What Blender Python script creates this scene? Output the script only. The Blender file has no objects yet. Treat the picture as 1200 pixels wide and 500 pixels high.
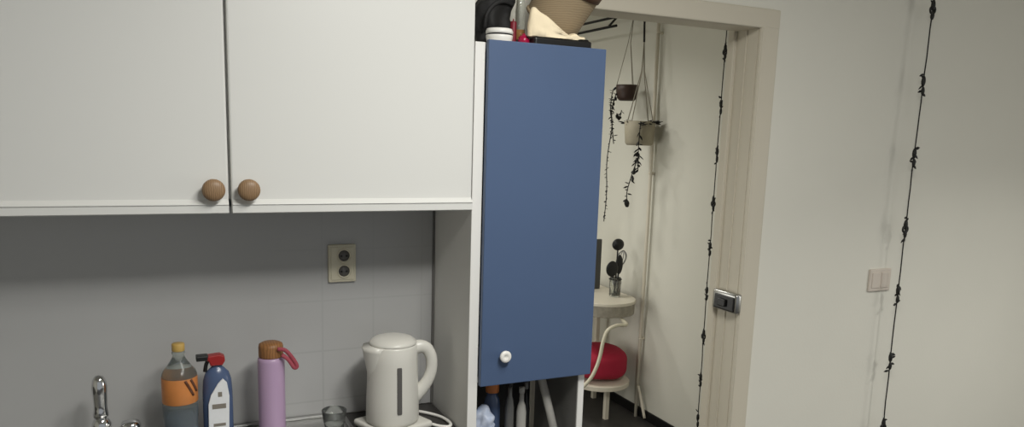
import bpy, bmesh, math, random
from mathutils import Vector, Matrix, noise
random.seed(7)
S = bpy.context.scene
C = S.collection
PI = math.pi

# ------------------------------------------------------------------ materials
def lin(c):
    out = []
    for v in c:
        v = v / 255.0
        out.append(v / 12.92 if v <= 0.04045 else ((v + 0.055) / 1.055) ** 2.4)
    return (*out, 1.0)

def mat(name, rgb, rough=0.5, metal=0.0, trans=0.0, ior=1.45, bump=0.0, bscale=60.0,
        vary=0.0, vscale=8.0, coat=0.0, alpha=1.0, rgb2=None, spec=0.5):
    m = bpy.data.materials.new(name)
    m.use_nodes = True
    nt = m.node_tree
    b = nt.nodes['Principled BSDF']
    b.inputs['Base Color'].default_value = lin(rgb)
    b.inputs['Roughness'].default_value = rough
    b.inputs['Metallic'].default_value = metal
    b.inputs['Transmission Weight'].default_value = trans
    b.inputs['IOR'].default_value = ior
    b.inputs['Coat Weight'].default_value = coat
    b.inputs['Alpha'].default_value = alpha
    b.inputs['Specular IOR Level'].default_value = spec
    tc = nt.nodes.new('ShaderNodeTexCoord')
    if vary > 0 or rgb2:
        n = nt.nodes.new('ShaderNodeTexNoise')
        n.inputs['Scale'].default_value = vscale
        n.inputs['Detail'].default_value = 5
        nt.links.new(tc.outputs['Object'], n.inputs['Vector'])
        r = nt.nodes.new('ShaderNodeValToRGB')
        c = lin(rgb)
        if rgb2:
            c2 = lin(rgb2)
        else:
            c2 = tuple(max(0, x * (1 - vary)) for x in c[:3]) + (1,)
        r.color_ramp.elements[0].color = c2
        r.color_ramp.elements[0].position = 0.35
        r.color_ramp.elements[1].color = c
        r.color_ramp.elements[1].position = 0.65
        nt.links.new(n.outputs['Fac'], r.inputs['Fac'])
        nt.links.new(r.outputs['Color'], b.inputs['Base Color'])
    if bump > 0:
        n2 = nt.nodes.new('ShaderNodeTexNoise')
        n2.inputs['Scale'].default_value = bscale
        n2.inputs['Detail'].default_value = 4
        nt.links.new(tc.outputs['Object'], n2.inputs['Vector'])
        bp = nt.nodes.new('ShaderNodeBump')
        bp.inputs['Strength'].default_value = bump
        bp.inputs['Distance'].default_value = 0.004
        nt.links.new(n2.outputs['Fac'], bp.inputs['Height'])
        nt.links.new(bp.outputs['Normal'], b.inputs['Normal'])
    return m

def tile_mat(name, rgb):
    m = mat(name, rgb, rough=0.28)
    nt = m.node_tree
    b = nt.nodes['Principled BSDF']
    tc = nt.nodes.new('ShaderNodeTexCoord')
    mp = nt.nodes.new('ShaderNodeMapping')
    # X and Z of the wall become the tile plane; joints at x = 0.437 and z = 1.06
    mp.inputs['Location'].default_value = (-0.437 + 1.5, -1.06 + 1.5, 0)
    sep = nt.nodes.new('ShaderNodeSeparateXYZ')
    com = nt.nodes.new('ShaderNodeCombineXYZ')
    nt.links.new(tc.outputs['Object'], sep.inputs[0])
    nt.links.new(sep.outputs['X'], com.inputs['X'])
    nt.links.new(sep.outputs['Z'], com.inputs['Y'])
    nt.links.new(com.outputs[0], mp.inputs['Vector'])
    br = nt.nodes.new('ShaderNodeTexBrick')
    br.offset = 0.0
    br.inputs['Scale'].default_value = 1.0
    br.inputs['Brick Width'].default_value = 0.15
    br.inputs['Row Height'].default_value = 0.15
    br.inputs['Mortar Size'].default_value = 0.0035
    br.inputs['Mortar Smooth'].default_value = 0.6
    c = lin(rgb)
    br.inputs['Color1'].default_value = c
    br.inputs['Color2'].default_value = c
    br.inputs['Mortar'].default_value = tuple(v * 0.90 for v in c[:3]) + (1,)
    nt.links.new(mp.outputs[0], br.inputs['Vector'])
    # the joints are filled with paint except around the socket and kettle
    mr = nt.nodes.new('ShaderNodeMapRange')
    mr.inputs['From Min'].default_value = 0.27
    mr.inputs['From Max'].default_value = 0.34
    nt.links.new(sep.outputs['X'], mr.inputs['Value'])
    mr2 = nt.nodes.new('ShaderNodeMapRange')
    mr2.inputs['From Min'].default_value = 1.36
    mr2.inputs['From Max'].default_value = 1.0
    mr2.inputs['To Min'].default_value = 0.35
    nt.links.new(sep.outputs['Z'], mr2.inputs['Value'])
    mu = nt.nodes.new('ShaderNodeMath'); mu.operation = 'MULTIPLY'
    nt.links.new(mr.outputs[0], mu.inputs[0]); nt.links.new(mr2.outputs[0], mu.inputs[1])
    mx = nt.nodes.new('ShaderNodeMix'); mx.data_type = 'RGBA'
    mx.inputs['A'].default_value = c
    nt.links.new(mu.outputs[0], mx.inputs['Factor'])
    nt.links.new(br.outputs['Color'], mx.inputs['B'])
    nt.links.new(mx.outputs['Result'], b.inputs['Base Color'])
    mf = nt.nodes.new('ShaderNodeMath'); mf.operation = 'MULTIPLY'
    nt.links.new(mu.outputs[0], mf.inputs[0]); nt.links.new(br.outputs['Fac'], mf.inputs[1])
    bp = nt.nodes.new('ShaderNodeBump')
    bp.invert = True
    bp.inputs['Strength'].default_value = 0.01
    bp.inputs['Distance'].default_value = 0.003
    nt.links.new(mf.outputs[0], bp.inputs['Height'])
    nt.links.new(bp.outputs['Normal'], b.inputs['Normal'])
    return m

def weave_mat(name, rgb, rgb2):
    m = mat(name, rgb, rough=0.75)
    nt = m.node_tree
    b = nt.nodes['Principled BSDF']
    tc = nt.nodes.new('ShaderNodeTexCoord')
    w = nt.nodes.new('ShaderNodeTexWave')
    w.bands_direction = 'Z'
    w.inputs['Scale'].default_value = 55
    w.inputs['Distortion'].default_value = 2.5
    w.inputs['Detail'].default_value = 2
    nt.links.new(tc.outputs['Object'], w.inputs['Vector'])
    r = nt.nodes.new('ShaderNodeValToRGB')
    r.color_ramp.elements[0].color = lin(rgb2)
    r.color_ramp.elements[1].color = lin(rgb)
    nt.links.new(w.outputs['Fac'], r.inputs['Fac'])
    nt.links.new(r.outputs['Color'], b.inputs['Base Color'])
    bp = nt.nodes.new('ShaderNodeBump')
    bp.inputs['Strength'].default_value = 0.12
    bp.inputs['Distance'].default_value = 0.002
    nt.links.new(w.outputs['Fac'], bp.inputs['Height'])
    nt.links.new(bp.outputs['Normal'], b.inputs['Normal'])
    return m

def wood_mat(name, rgb, rgb2, scale=30, rough=0.5):
    m = mat(name, rgb, rough=rough)
    nt = m.node_tree
    b = nt.nodes['Principled BSDF']
    tc = nt.nodes.new('ShaderNodeTexCoord')
    w = nt.nodes.new('ShaderNodeTexWave')
    w.inputs['Scale'].default_value = scale
    w.inputs['Distortion'].default_value = 4
    w.inputs['Detail'].default_value = 3
    nt.links.new(tc.outputs['Object'], w.inputs['Vector'])
    r = nt.nodes.new('ShaderNodeValToRGB')
    r.color_ramp.elements[0].color = lin(rgb2)
    r.color_ramp.elements[1].color = lin(rgb)
    nt.links.new(w.outputs['Fac'], r.inputs['Fac'])
    nt.links.new(r.outputs['Color'], b.inputs['Base Color'])
    return m

M = dict(
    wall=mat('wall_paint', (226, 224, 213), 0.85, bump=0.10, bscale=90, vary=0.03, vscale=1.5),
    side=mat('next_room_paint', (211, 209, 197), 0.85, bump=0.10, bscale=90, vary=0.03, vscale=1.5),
    tile=tile_mat('grey_white_tiles', (174, 174, 173)),
    ceil=mat('ceiling_paint', (225, 222, 214), 0.9, bump=0.05),
    floor=mat('dark_floor', (66, 64, 62), 0.45, vary=0.2, vscale=14, bump=0.05),
    trim=mat('cream_trim', (206, 199, 182), 0.55, bump=0.03, bscale=40),
    door=mat('white_lacquer', (217, 217, 213), 0.35, bump=0.015, bscale=25, coat=0.15),
    carcass=mat('white_board', (230, 229, 225), 0.5, bump=0.01),
    gap=mat('shadow_gap_rubber', (40, 38, 36), 0.8),
    blue=mat('blue_lacquer', (76, 95, 127), 0.42, bump=0.02, bscale=30, vary=0.04, vscale=3),
    knobwood=wood_mat('brown_wood_knob', (150, 122, 92), (126, 100, 72), 70, 0.45),
    whiteplastic=mat('white_plastic', (236, 234, 228), 0.3, bump=0.01),
    creamplastic=mat('cream_plastic', (206, 200, 178), 0.35, bump=0.01),
    kettle=mat('kettle_plastic', (212, 210, 202), 0.3, bump=0.01),
    greywin=mat('grey_window_plastic', (92, 90, 88), 0.2),
    black=mat('black_plastic', (18, 18, 18), 0.4, bump=0.02),
    blackcloth=mat('black_cloth', (26, 26, 26), 0.7, bump=0.3, bscale=120),
    chrome=mat('chrome', (215, 215, 215), 0.1, 1.0, bump=0.002),
    steel=mat('brushed_steel', (180, 180, 178), 0.3, 1.0, bump=0.02, bscale=200),
    dsteel=mat('dull_grey_metal', (120, 120, 118), 0.45, 0.6, bump=0.02),
    worktop=mat('dark_worktop', (62, 60, 58), 0.4, vary=0.3, vscale=90),
    clear=mat('clear_plastic', (214, 220, 214), 0.12, 0, 0.9, 1.25),
    glass=mat('clear_glass', (235, 238, 235), 0.05, 0, 0.95, 1.3),
    water=mat('clear_blue_liquid', (120, 140, 165), 0.1, 0, 0.6, 1.33),
    orange=mat('orange_label', (200, 128, 68), 0.4, vary=0.15, vscale=20),
    orangedark=mat('brown_label_print', (96, 56, 34), 0.4, vary=0.1),
    paper=mat('white_label', (222, 224, 226), 0.5, vary=0.05, vscale=40),
    labelgrey=mat('grey_label_print', (128, 122, 112), 0.5, vary=0.1),
    yellow=mat('yellow_cap', (184, 152, 84), 0.4, bump=0.05, bscale=150),
    bluebottle=mat('blue_bottle_plastic', (76, 92, 124), 0.25, vary=0.1),
    redplastic=mat('red_plastic', (150, 34, 34), 0.35, vary=0.1),
    lilac=mat('lilac_lacquer', (174, 148, 177), 0.3, bump=0.01),
    wood=wood_mat('lid_wood', (148, 104, 62), (126, 86, 50), 45, 0.5),
    strap=mat('pink_strap', (152, 66, 78), 0.7, bump=0.2, bscale=300),
    darkleaf=mat('dark_leaf', (30, 30, 27), 0.55, vary=0.3, vscale=60),
    wire=mat('dark_wire', (32, 31, 29), 0.5, 0.3, bump=0.05),
    brownpot=mat('dark_brown_pot', (58, 40, 32), 0.5, vary=0.2, vscale=30),
    beigepot=mat('beige_pot', (172, 164, 144), 0.7, vary=0.12, vscale=20, bump=0.1),
    cord=mat('beige_cord', (150, 144, 130), 0.8, bump=0.3, bscale=400),
    tan=weave_mat('tan_weave', (164, 146, 118), (148, 130, 102)),
    leather=mat('brown_band', (92, 64, 48), 0.6, bump=0.1),
    cream=mat('cream_glaze', (250, 238, 212), 0.35, vary=0.08, vscale=25),
    creamcloth=mat('cream_cloth', (240, 224, 192), 0.85, bump=0.15, bscale=150),
    crimson=mat('crimson_gloss', (160, 20, 62), 0.25, vary=0.1),
    darkred=mat('dark_red_wax', (120, 24, 40), 0.5, vary=0.1),
    amber=mat('amber_glass', (200, 150, 96), 0.15, 0, 0.4, 1.3),
    red=mat('red_fabric', (160, 24, 52), 0.75, bump=0.25, bscale=180),
    creamwood=mat('cream_painted_wood', (210, 203, 186), 0.5, bump=0.03),
    edge=mat('grey_table_edge', (150, 144, 130), 0.55, vary=0.2, vscale=40),
    cap_orange=mat('brown_orange_cap', (186, 112, 60), 0.45, vary=0.08),
    bag=mat('white_blue_film', (205, 212, 226), 0.4, rgb2=(150, 166, 196), vscale=22, bump=0.2),
    slate=mat('slate_board', (74, 74, 72), 0.6, vary=0.2),
    plate=mat('pinkish_beige_plate', (208, 198, 186), 0.5, bump=0.02),
    dark_sheet=mat('sheet_grey', (104, 103, 100), 0.6, bump=0.02),
    greytube=mat('grey_tube', (168, 166, 160), 0.4, bump=0.02),
)

# ------------------------------------------------------------------ mesh helpers
def nb():
    return bmesh.new()

def merge(bm, tmp, smooth=False):
    if smooth:
        for f in tmp.faces:
            f.smooth = True
    me = bpy.data.meshes.new('tmp')
    tmp.to_mesh(me)
    tmp.free()
    bm.from_mesh(me)
    bpy.data.meshes.remove(me)

def box(bm, x0, x1, y0, y1, z0, z1, bev=0.0, seg=2, rot=None, smooth=False):
    t = bmesh.new()
    bmesh.ops.create_cube(t, size=1)
    c = Vector(((x0 + x1) / 2, (y0 + y1) / 2, (z0 + z1) / 2))
    for v in t.verts:
        v.co = Vector((v.co.x * (x1 - x0), v.co.y * (y1 - y0), v.co.z * (z1 - z0)))
    if bev > 0:
        bmesh.ops.bevel(t, geom=t.edges[:], offset=bev, segments=seg, profile=0.5, affect='EDGES')
    for v in t.verts:
        if rot:
            v.co = rot @ v.co
        v.co += c
    merge(bm, t, smooth)

def lathe(bm, prof, c, seg=32, axis=None, smooth=True, sx=1.0, sy=1.0):
    """prof: list of (r, z), bottom to top; c: world base point; axis: optional rotation matrix."""
    t = bmesh.new()
    rings = []
    for r, z in prof:
        if r < 1e-6:
            rings.append([t.verts.new((0, 0, z))])
        else:
            rings.append([t.verts.new((r * sx * math.cos(2 * PI * k / seg), r * sy * math.sin(2 * PI * k / seg), z)) for k in range(seg)])
    for a, b in zip(rings, rings[1:]):
        for k in range(seg):
            k2 = (k + 1) % seg
            if len(a) == 1 and len(b) == 1:
                continue
            if len(a) == 1:
                t.faces.new((a[0], b[k2], b[k]))
            elif len(b) == 1:
                t.faces.new((a[k], a[k2], b[0]))
            else:
                t.faces.new((a[k], a[k2], b[k2], b[k]))
    bmesh.ops.recalc_face_normals(t, faces=t.faces[:])
    for v in t.verts:
        if axis:
            v.co = axis @ v.co
        v.co += Vector(c)
    merge(bm, t, smooth)

def spline(pts, n=8):
    P = [Vector(p) for p in pts]
    P = [P[0] * 2 - P[1]] + P + [P[-1] * 2 - P[-2]]
    out = []
    for i in range(1, len(P) - 2):
        for k in range(n):
            t = k / n
            a, b, c, d = P[i - 1], P[i], P[i + 1], P[i + 2]
            out.append(0.5 * ((2 * b) + (c - a) * t + (2 * a - 5 * b + 4 * c - d) * t * t + (3 * b - a - 3 * c + d) * t ** 3))
    out.append(P[-2])
    return out

def tube(bm, pts, r, seg=10, radii=None, closed=False, flat=None):
    t = bmesh.new()
    P = [Vector(p) for p in pts]
    n = len(P)
    rings = []
    nrm = None
    for i, p in enumerate(P):
        if closed:
            d = P[(i + 1) % n] - P[i - 1]
        else:
            d = P[min(i + 1, n - 1)] - P[max(i - 1, 0)]
        d.normalize()
        if nrm is None:
            ref = Vector((0, 0, 1)) if abs(d.z) < 0.9 else Vector((1, 0, 0))
            nrm = (ref - d * ref.dot(d)).normalized()
        else:
            nrm = (nrm - d * nrm.dot(d)).normalized()
        bn = d.cross(nrm)
        rr = radii[i] if radii else r
        fl = flat if flat else 1.0
        rings.append([t.verts.new(p + nrm * rr * math.cos(2 * PI * k / seg) + bn * rr * fl * math.sin(2 * PI * k / seg)) for k in range(seg)])
    m = n if closed else n - 1
    for i in range(m):
        a, b = rings[i], rings[(i + 1) % n]
        for k in range(seg):
            t.faces.new((a[k], a[(k + 1) % seg], b[(k + 1) % seg], b[k]))
    if not closed:
        t.faces.new(rings[0][::-1])
        t.faces.new(rings[-1])
    bmesh.ops.recalc_face_normals(t, faces=t.faces[:])
    merge(bm, t, True)

def prism(bm, outline, axis, a0, a1, bev=0.0, smooth=False):
    """outline: list of 2-D points; axis 'x' -> (y,z), 'y' -> (x,z), 'z' -> (x,y)."""
    t = bmesh.new()
    def p3(p, a):
        return {'x': (a, p[0], p[1]), 'y': (p[0], a, p[1]), 'z': (p[0], p[1], a)}[axis]
    A = [t.verts.new(p3(p, a0)) for p in outline]
    B = [t.verts.new(p3(p, a1)) for p in outline]
    fa = t.faces.new(A)
    fb = t.faces.new(B[::-1])
    n = len(outline)
    for i in range(n):
        t.faces.new((A[i], B[i], B[(i + 1) % n], A[(i + 1) % n]))
    bmesh.ops.recalc_face_normals(t, faces=t.faces[:])
    if bev > 0:
        es = list(set(fa.edges[:] + fb.edges[:]))
        bmesh.ops.bevel(t, geom=es, offset=bev, segments=2, profile=0.5, affect='EDGES')
    merge(bm, t, smooth)

def blob(bm, c, sx, sy, sz, amp=0.0, freq=10.0, sub=4, seed=0, shape=None, zmin=None):
    t = bmesh.new()
    bmesh.ops.create_icosphere(t, subdivisions=sub, radius=1)
    for v in t.verts:
        p = Vector((v.co.x * sx, v.co.y * sy, v.co.z * sz))
        if shape:
            p = shape(p)
        if amp:
            p += v.co.normalized() * amp * noise.noise(p * freq + Vector((seed, seed * 2.1, 0)))
        v.co = p + Vector(c)
        if zmin is not None:
            v.co.z = max(v.co.z, zmin)
    merge(bm, t, True)

def leaf(bm, p, d, length, width, up=Vector((0, 0, 1))):
    """a small pointed leaf with thickness, from p along d"""
    d = Vector(d).normalized()
    s = d.cross(up)
    if s.length < 1e-3:
        s = d.cross(Vector((1, 0, 0)))
    s.normalize()
    n = s.cross(d)
    t = bmesh.new()
    prof = [(0, 0.12), (0.3, 0.85), (0.55, 1.0), (0.8, 0.6), (1.0, 0.05)]
    rings = []
    for u, w in prof:
        c = Vector(p) + d * length * u
        ww = width * w / 2
        th = ww * 0.35
        rings.append([t.verts.new(c + s * ww), t.verts.new(c + n * th), t.verts.new(c - s * ww), t.verts.new(c - n * th)])
    for a, b in zip(rings, rings[1:]):
        for k in range(4):
            t.faces.new((a[k], a[(k + 1) % 4], b[(k + 1) % 4], b[k]))
    t.faces.new(rings[0][::-1])
    t.faces.new(rings[-1])
    bmesh.ops.recalc_face_normals(t, faces=t.faces[:])
    merge(bm, t, True)

def ring(bm, c, R, r, nrm, seg=20):
    nrm = Vector(nrm).normalized()
    a = nrm.orthogonal().normalized()
    b = nrm.cross(a)
    tube(bm, [Vector(c) + a * R * math.cos(2 * PI * k / seg) + b * R * math.sin(2 * PI * k / seg) for k in range(seg)], r, 8, closed=True)

# ------------------------------------------------------------------ object helpers
ORG = {}
def obj(name, bm, m, parent=None):
    """link a bmesh (world coordinates) as one mesh object, under parent when given"""
    me = bpy.data.meshes.new(name)
    if parent is not None:
        o0 = ORG[parent.name]
        for v in bm.verts:
            v.co -= o0
    bm.to_mesh(me)
    bm.free()
    me.materials.append(m)
    o = bpy.data.objects.new(name, me)
    C.objects.link(o)
    if parent is not None:
        o.parent = parent
        ORG[o.name] = o0
    else:
        ORG[o.name] = Vector((0, 0, 0))
    return o

def thing(name, label, cat, loc, group=None):
    o = bpy.data.objects.new(name, None)
    o.empty_display_size = 0.05
    C.objects.link(o)
    o.location = loc
    ORG[o.name] = Vector(loc)
    o['label'] = label
    o['category'] = cat
    if group:
        o['group'] = group
    return o

def single(name, bm, m, label, cat, group=None):
    """a thing that is one mesh; origin at the base centre"""
    xs = [v.co.x for v in bm.verts]; ys = [v.co.y for v in bm.verts]; zs = [v.co.z for v in bm.verts]
    c = Vector(((min(xs) + max(xs)) / 2, (min(ys) + max(ys)) / 2, min(zs)))
    for v in bm.verts:
        v.co -= c
    me = bpy.data.meshes.new(name)
    bm.to_mesh(me)
    bm.free()
    me.materials.append(m)
    o = bpy.data.objects.new(name, me)
    C.objects.link(o)
    o.location = c
    ORG[o.name] = c
    o['label'] = label
    o['category'] = cat
    if group:
        o['group'] = group
    return o

def struct(name, bm, m):
    o = obj(name, bm, m)
    o['kind'] = 'structure'
    return o

# ------------------------------------------------------------------ dimensions
YW = 2.20        # kitchen wall
YB = 2.31        # its back face
YF = 1.90        # front of the wall cabinets
XS = 2.70        # side wall of the next room
ZC = 2.65        # ceiling
DX0, DX1, DZ = 1.20, 1.985, 2.10   # doorway

# ------------------------------------------------------------------ setting
b = nb(); box(b, -2.0, 4.6, -2.2, 6.0, -0.05, 0.0); struct('floor', b, M['floor'])
b = nb(); box(b, -2.0, 4.6, -2.2, 6.0, ZC, ZC + 0.05); struct('ceiling', b, M['ceil'])
b = nb()
box(b, -2.0, DX0, YW, YB, 0, ZC)
box(b, DX1 + 0.025, 4.6, YW, YB, 0, ZC)
box(b, DX0, DX1 + 0.025, YW, YB, DZ + 0.025, ZC)
struct('wall_back', b, M['wall'])
b = nb(); box(b, -2.05, -2.0, -2.2, YW, 0, ZC); struct('wall_left', b, M['wall'])
b = nb(); box(b, 4.6, 4.65, -2.2, YW, 0, ZC); struct('wall_right', b, M['wall'])
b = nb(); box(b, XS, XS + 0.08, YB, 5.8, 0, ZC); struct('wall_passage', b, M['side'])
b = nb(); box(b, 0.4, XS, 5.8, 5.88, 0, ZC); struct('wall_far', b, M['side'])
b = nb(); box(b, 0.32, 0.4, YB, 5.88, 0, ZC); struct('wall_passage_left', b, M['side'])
b = nb(); box(b, -2.0, 0.7765, YW - 0.006, YW, 0.862, 1.52); struct('wall_backsplash', b, M['tile'])
b = nb(); box(b, XS - 0.012, XS, YB + 0.001, 5.8, 0, 0.06, 0.003); struct('baseboard_passage', b, M['black'])

b = nb(); box(b, 0.7700, 0.7765, YW - 0.011, YW - 0.0062, 0.8605, 1.5115, 0.001); struct('trim_3', b, M['dark_sheet'])

# doorway casing (with a mitred, slightly rounded profile) and the jamb boards behind it
b = nb()
cw = 0.083
box(b, DX1, DX1 + cw, YW - 0.016, YW, 0, DZ + 0.066, 0.005)
box(b, DX0 - cw, DX1 + cw, YW - 0.017, YW, DZ, DZ + 0.067, 0.005)
box(b, DX1 + 0.004, DX1 + 0.014, YW - 0.019, YW - 0.012, 0, DZ + 0.005, 0.003)
box(b, DX0 - cw, DX0, YW - 0.016, YW, 0, DZ + 0.066, 0.005)
struct('trim_1', b, M['trim'])
b = nb()
box(b, DX1, DX1 + 0.025, YW, YB, 0, DZ + 0.025)
box(b, DX0 - 0.0, DX0 + 0.02, YW, YB, 0, DZ)
box(b, DX0, DX1 + 0.025, YW, YB, DZ, DZ + 0.025)
box(b, DX1 - 0.014, DX1 + 0.03, YB, YB + 0.035, 0, DZ + 0.02, 0.004)
box(b, DX1 - 0.004, DX1 + 0.001, YW + 0.055, YW + 0.060, 0, DZ)
struct('trim_2', b, M['trim'])

# ------------------------------------------------------------------ wall cabinet with two doors
wc = thing('wall_cabinet', 'white double-door wall cabinet with brown wooden knobs above the grey backsplash', 'cabinet', (0.17, 2.05, 1.50))
x0, x1, zb, zt = -0.44, 0.774, 1.512, 2.36
b = nb()
box(b, x0, x1, YF + 0.022, YW - 0.007, zb, zb + 0.018)
box(b, x0, x1, YF + 0.022, YW - 0.007, zt - 0.018, zt)
box(b, x0, x0 + 0.018, YF + 0.022, YW - 0.007, zb, zt)
box(b, x1 - 0.018, x1, YF + 0.022, YW - 0.007, zb, zt)
box(b, 0.155, 0.181, YF + 0.022, YW - 0.007, zb, zt)
box(b, x0, x1, YW - 0.015, YW - 0.007, zb, zt)
obj('body', b, M['carcass'], wc)
def cab_door(xa, xb, kx):
    b = nb()
    # slab with chamfered edges
    t = 0.020
    box(b, xa, xb, YF, YF + t, 1.498, zt, 0.0045, 2)
    d = obj('door', b, M['door'], wc)
    # bottom grip rail with a sloping upper face
    b = nb()
    prism(b, [(YF + 0.002, 1.5335), (YF - 0.010, 1.5215), (YF - 0.0105, 1.5195), (YF - 0.0075, 1.5175), (YF - 0.0075, 1.5005), (YF - 0.005, 1.4985), (YF + 0.002, 1.4985)], 'x', xa + 0.001, xb - 0.001, 0.0008)
    obj('bottom_rail', b, M['door'], d)
    b = nb()
    R = Matrix.Rotation(PI / 2, 3, 'X')
    prof = [(0.0, 0.0), (0.011, 0.0), (0.0085, 0.004), (0.0085, 0.011), (0.015, 0.014), (0.0225, 0.0185), (0.0255, 0.0245), (0.0245, 0.030), (0.020, 0.0345), (0.012, 0.037), (0.0, 0.038)]
    lathe(b, prof, (kx, YF, 1.5545), 28, R)
    obj('knob', b, M['knobwood'], d)
cab_door(-0.440, 0.1655, 0.131)
cab_door(0.1710, 0.7755, 0.208)

# ------------------------------------------------------------------ tall cabinet with the blue door
tc = thing('tall_cabinet', 'tall narrow white cabinet with a blue door beside the doorway', 'cabinet', (0.97, 2.05, 0))
LX0, LX1, RX0, RX1 = 0.7775, 0.806, 1.137, 1.157
b = nb(); box(b, LX0, LX1, YF + 0.002, YW - 0.001, 0, 1.935, 0.0015); obj('side_panel', b, M['carcass'], tc)
b = nb(); box(b, RX0, RX1, YF + 0.008, YW - 0.001, 0, 1.935, 0.0015); obj('side_panel', b, M['carcass'], tc)
b = nb(); box(b, LX1, RX0, YW - 0.012, YW - 0.001, 0.08, 1.935); obj('back_panel', b, M['black'], tc)  # black puts the deep shade of the open compartment into the colour
b = nb(); box(b, LX1, RX0, YF + 0.008, YW - 0.012, 1.915, 1.935); obj('top_board', b, M['carcass'], tc)
b = nb(); box(b, RX0 - 0.0025, RX0 - 0.0001, YF + 0.012, YW - 0.013, 0.7185, 1.0095); obj('dark_sheet', b, M['dark_sheet'], tc)  # added grey sheet, its colour stands in for shade on the inner side
for z in (1.010, 0.70, 0.08):
    b = nb(); box(b, LX1, RX0, YF + 0.010, YW - 0.012, z, z + 0.018, 0.001); obj('shelf', b, M['carcass'], tc)
b = nb(); box(b, LX1, RX0, YF + 0.03, YF + 0.045, 0, 0.08); obj('plinth', b, M['carcass'], tc)
b = nb()
dr = Matrix.Rotation(math.radians(0.25), 3, 'Y')
box(b, 0.8075, 1.1625, YF - 0.017, YF + 0.001, 1.006, 1.941, 0.0025, 2)
bd = obj('door', b, M['blue'], tc)
bd['label'] = 'blue cabinet door'
b = nb()
R = Matrix.Rotation(PI / 2, 3, 'X')
lathe(b, [(0.0, 0.0), (0.008, 0.0), (0.007, 0.006), (0.010, 0.010), (0.0165, 0.013), (0.0172, 0.018), (0.015, 0.022), (0.006, 0.0215), (0.005, 0.0205), (0.0, 0.0205)], (0.874, YF - 0.017, 1.092), 28, R)
kb = obj('knob', b, M['whiteplastic'], bd)
kb['label'] = 'small round white knob'

# ------------------------------------------------------------------ worktop, base units
b = nb(); box(b, -1.98, 0.776, 1.60, YW - 0.001, 0.825, 0.860, 0.004); single('worktop', b, M['worktop'], 'dark kitchen worktop running along the wall below the cabinet', 'worktop')
bc = thing('base_cabinet', 'white kitchen base cabinet under the dark worktop', 'cabinet', (-0.6, 1.9, 0))
b = nb(); box(b, -1.98, 0.774, 1.645, YW - 0.002, 0.10, 0.825); obj('body', b, M['carcass'], bc)
b = nb(); box(b, -1.98, 0.774, 1.69, YW - 0.002, 0.0, 0.10); obj('plinth', b, M['black'], bc)
for k in range(4):
    xa = -1.98 + k * 0.6885
    b = nb(); box(b, xa + 0.002, xa + 0.6865, 1.625, 1.644, 0.105, 0.815, 0.004); d = obj('door', b, M['door'], bc)
    b = nb(); lathe(b, [(0, 0), (0.010, 0), (0.009, 0.01), (0.024, 0.018), (0.024, 0.028), (0.012, 0.036), (0, 0.037)], (xa + (0.62 if k % 2 == 0 else 0.07), 1.625, 0.74), 20, R); obj('knob', b, M['knobwood'], d)

db = thing('draining_board', 'brushed steel draining board with raised rim set on the worktop', 'draining board', (-0.1, 1.9, 0.86))
b = nb(); box(b, -0.60, 0.495, 1.63, YW - 0.008, 0.860, 0.8635, 0.001); obj('plate', b, M['steel'], db)
b = nb()
box(b, -0.60, 0.495, YW - 0.024, YW - 0.008, 0.8636, 0.872, 0.003)
box(b, 0.482, 0.495, 1.63, YW - 0.024, 0.8636, 0.870, 0.003)
obj('rim', b, M['steel'], db)
b = nb()
for k in range(9):
    box(b, 0.0 + k * 0.03, 0.008 + k * 0.03, 1.68, 1.98, 0.8636, 0.866, 0.001)
obj('ridges', b, M['steel'], db)
ZD = 0.8636

# ------------------------------------------------------------------ tap
tp = thing('kitchen_tap', 'chrome kitchen tap at the left end of the worktop', 'tap', (-0.135, 2.06, ZD))
X, Y = -0.134, 2.06
b = nb(); lathe(b, [(0, 0), (0.026, 0), (0.027, 0.006), (0.021, 0.012), (0.019, 0.05), (0.021, 0.085), (0.022, 0.10), (0.017, 0.112), (0.012, 0.118), (0, 0.118)], (X, Y, ZD), 28); obj('tap_body', b, M['chrome'], tp)
b = nb(); lathe(b, [(0, 0.117), (0.0165, 0.119), (0.0175, 0.126), (0.0155, 0.138)] + [(0.0150, 0.150), (0.0165, 0.178), (0.0175, 0.195), (0.015, 0.213), (0.009, 0.223), (0, 0.226)], (X, Y, ZD), 28); obj('lever', b, M['chrome'], tp)
b = nb(); tube(b, spline([(X, Y - 0.018, ZD + 0.06), (X, Y - 0.07, ZD + 0.072), (X, Y - 0.15, ZD + 0.070), (X, Y - 0.18, ZD + 0.045)]), 0.010, 12); obj('spout', b, M['chrome'], tp)
sk = nb(); lathe(sk, [(0, 0), (0.026, 0), (0.026, 0.004), (0.010, 0.010), (0.009, 0.06), (0.020, 0.074), (0.024, 0.086), (0.020, 0.097), (0.008, 0.101), (0, 0.101)], (-0.070, 2.06, ZD), 28)
single('stopper_knob', sk, M['chrome'], 'round chrome knob right of the kitchen tap', 'knob')

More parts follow.
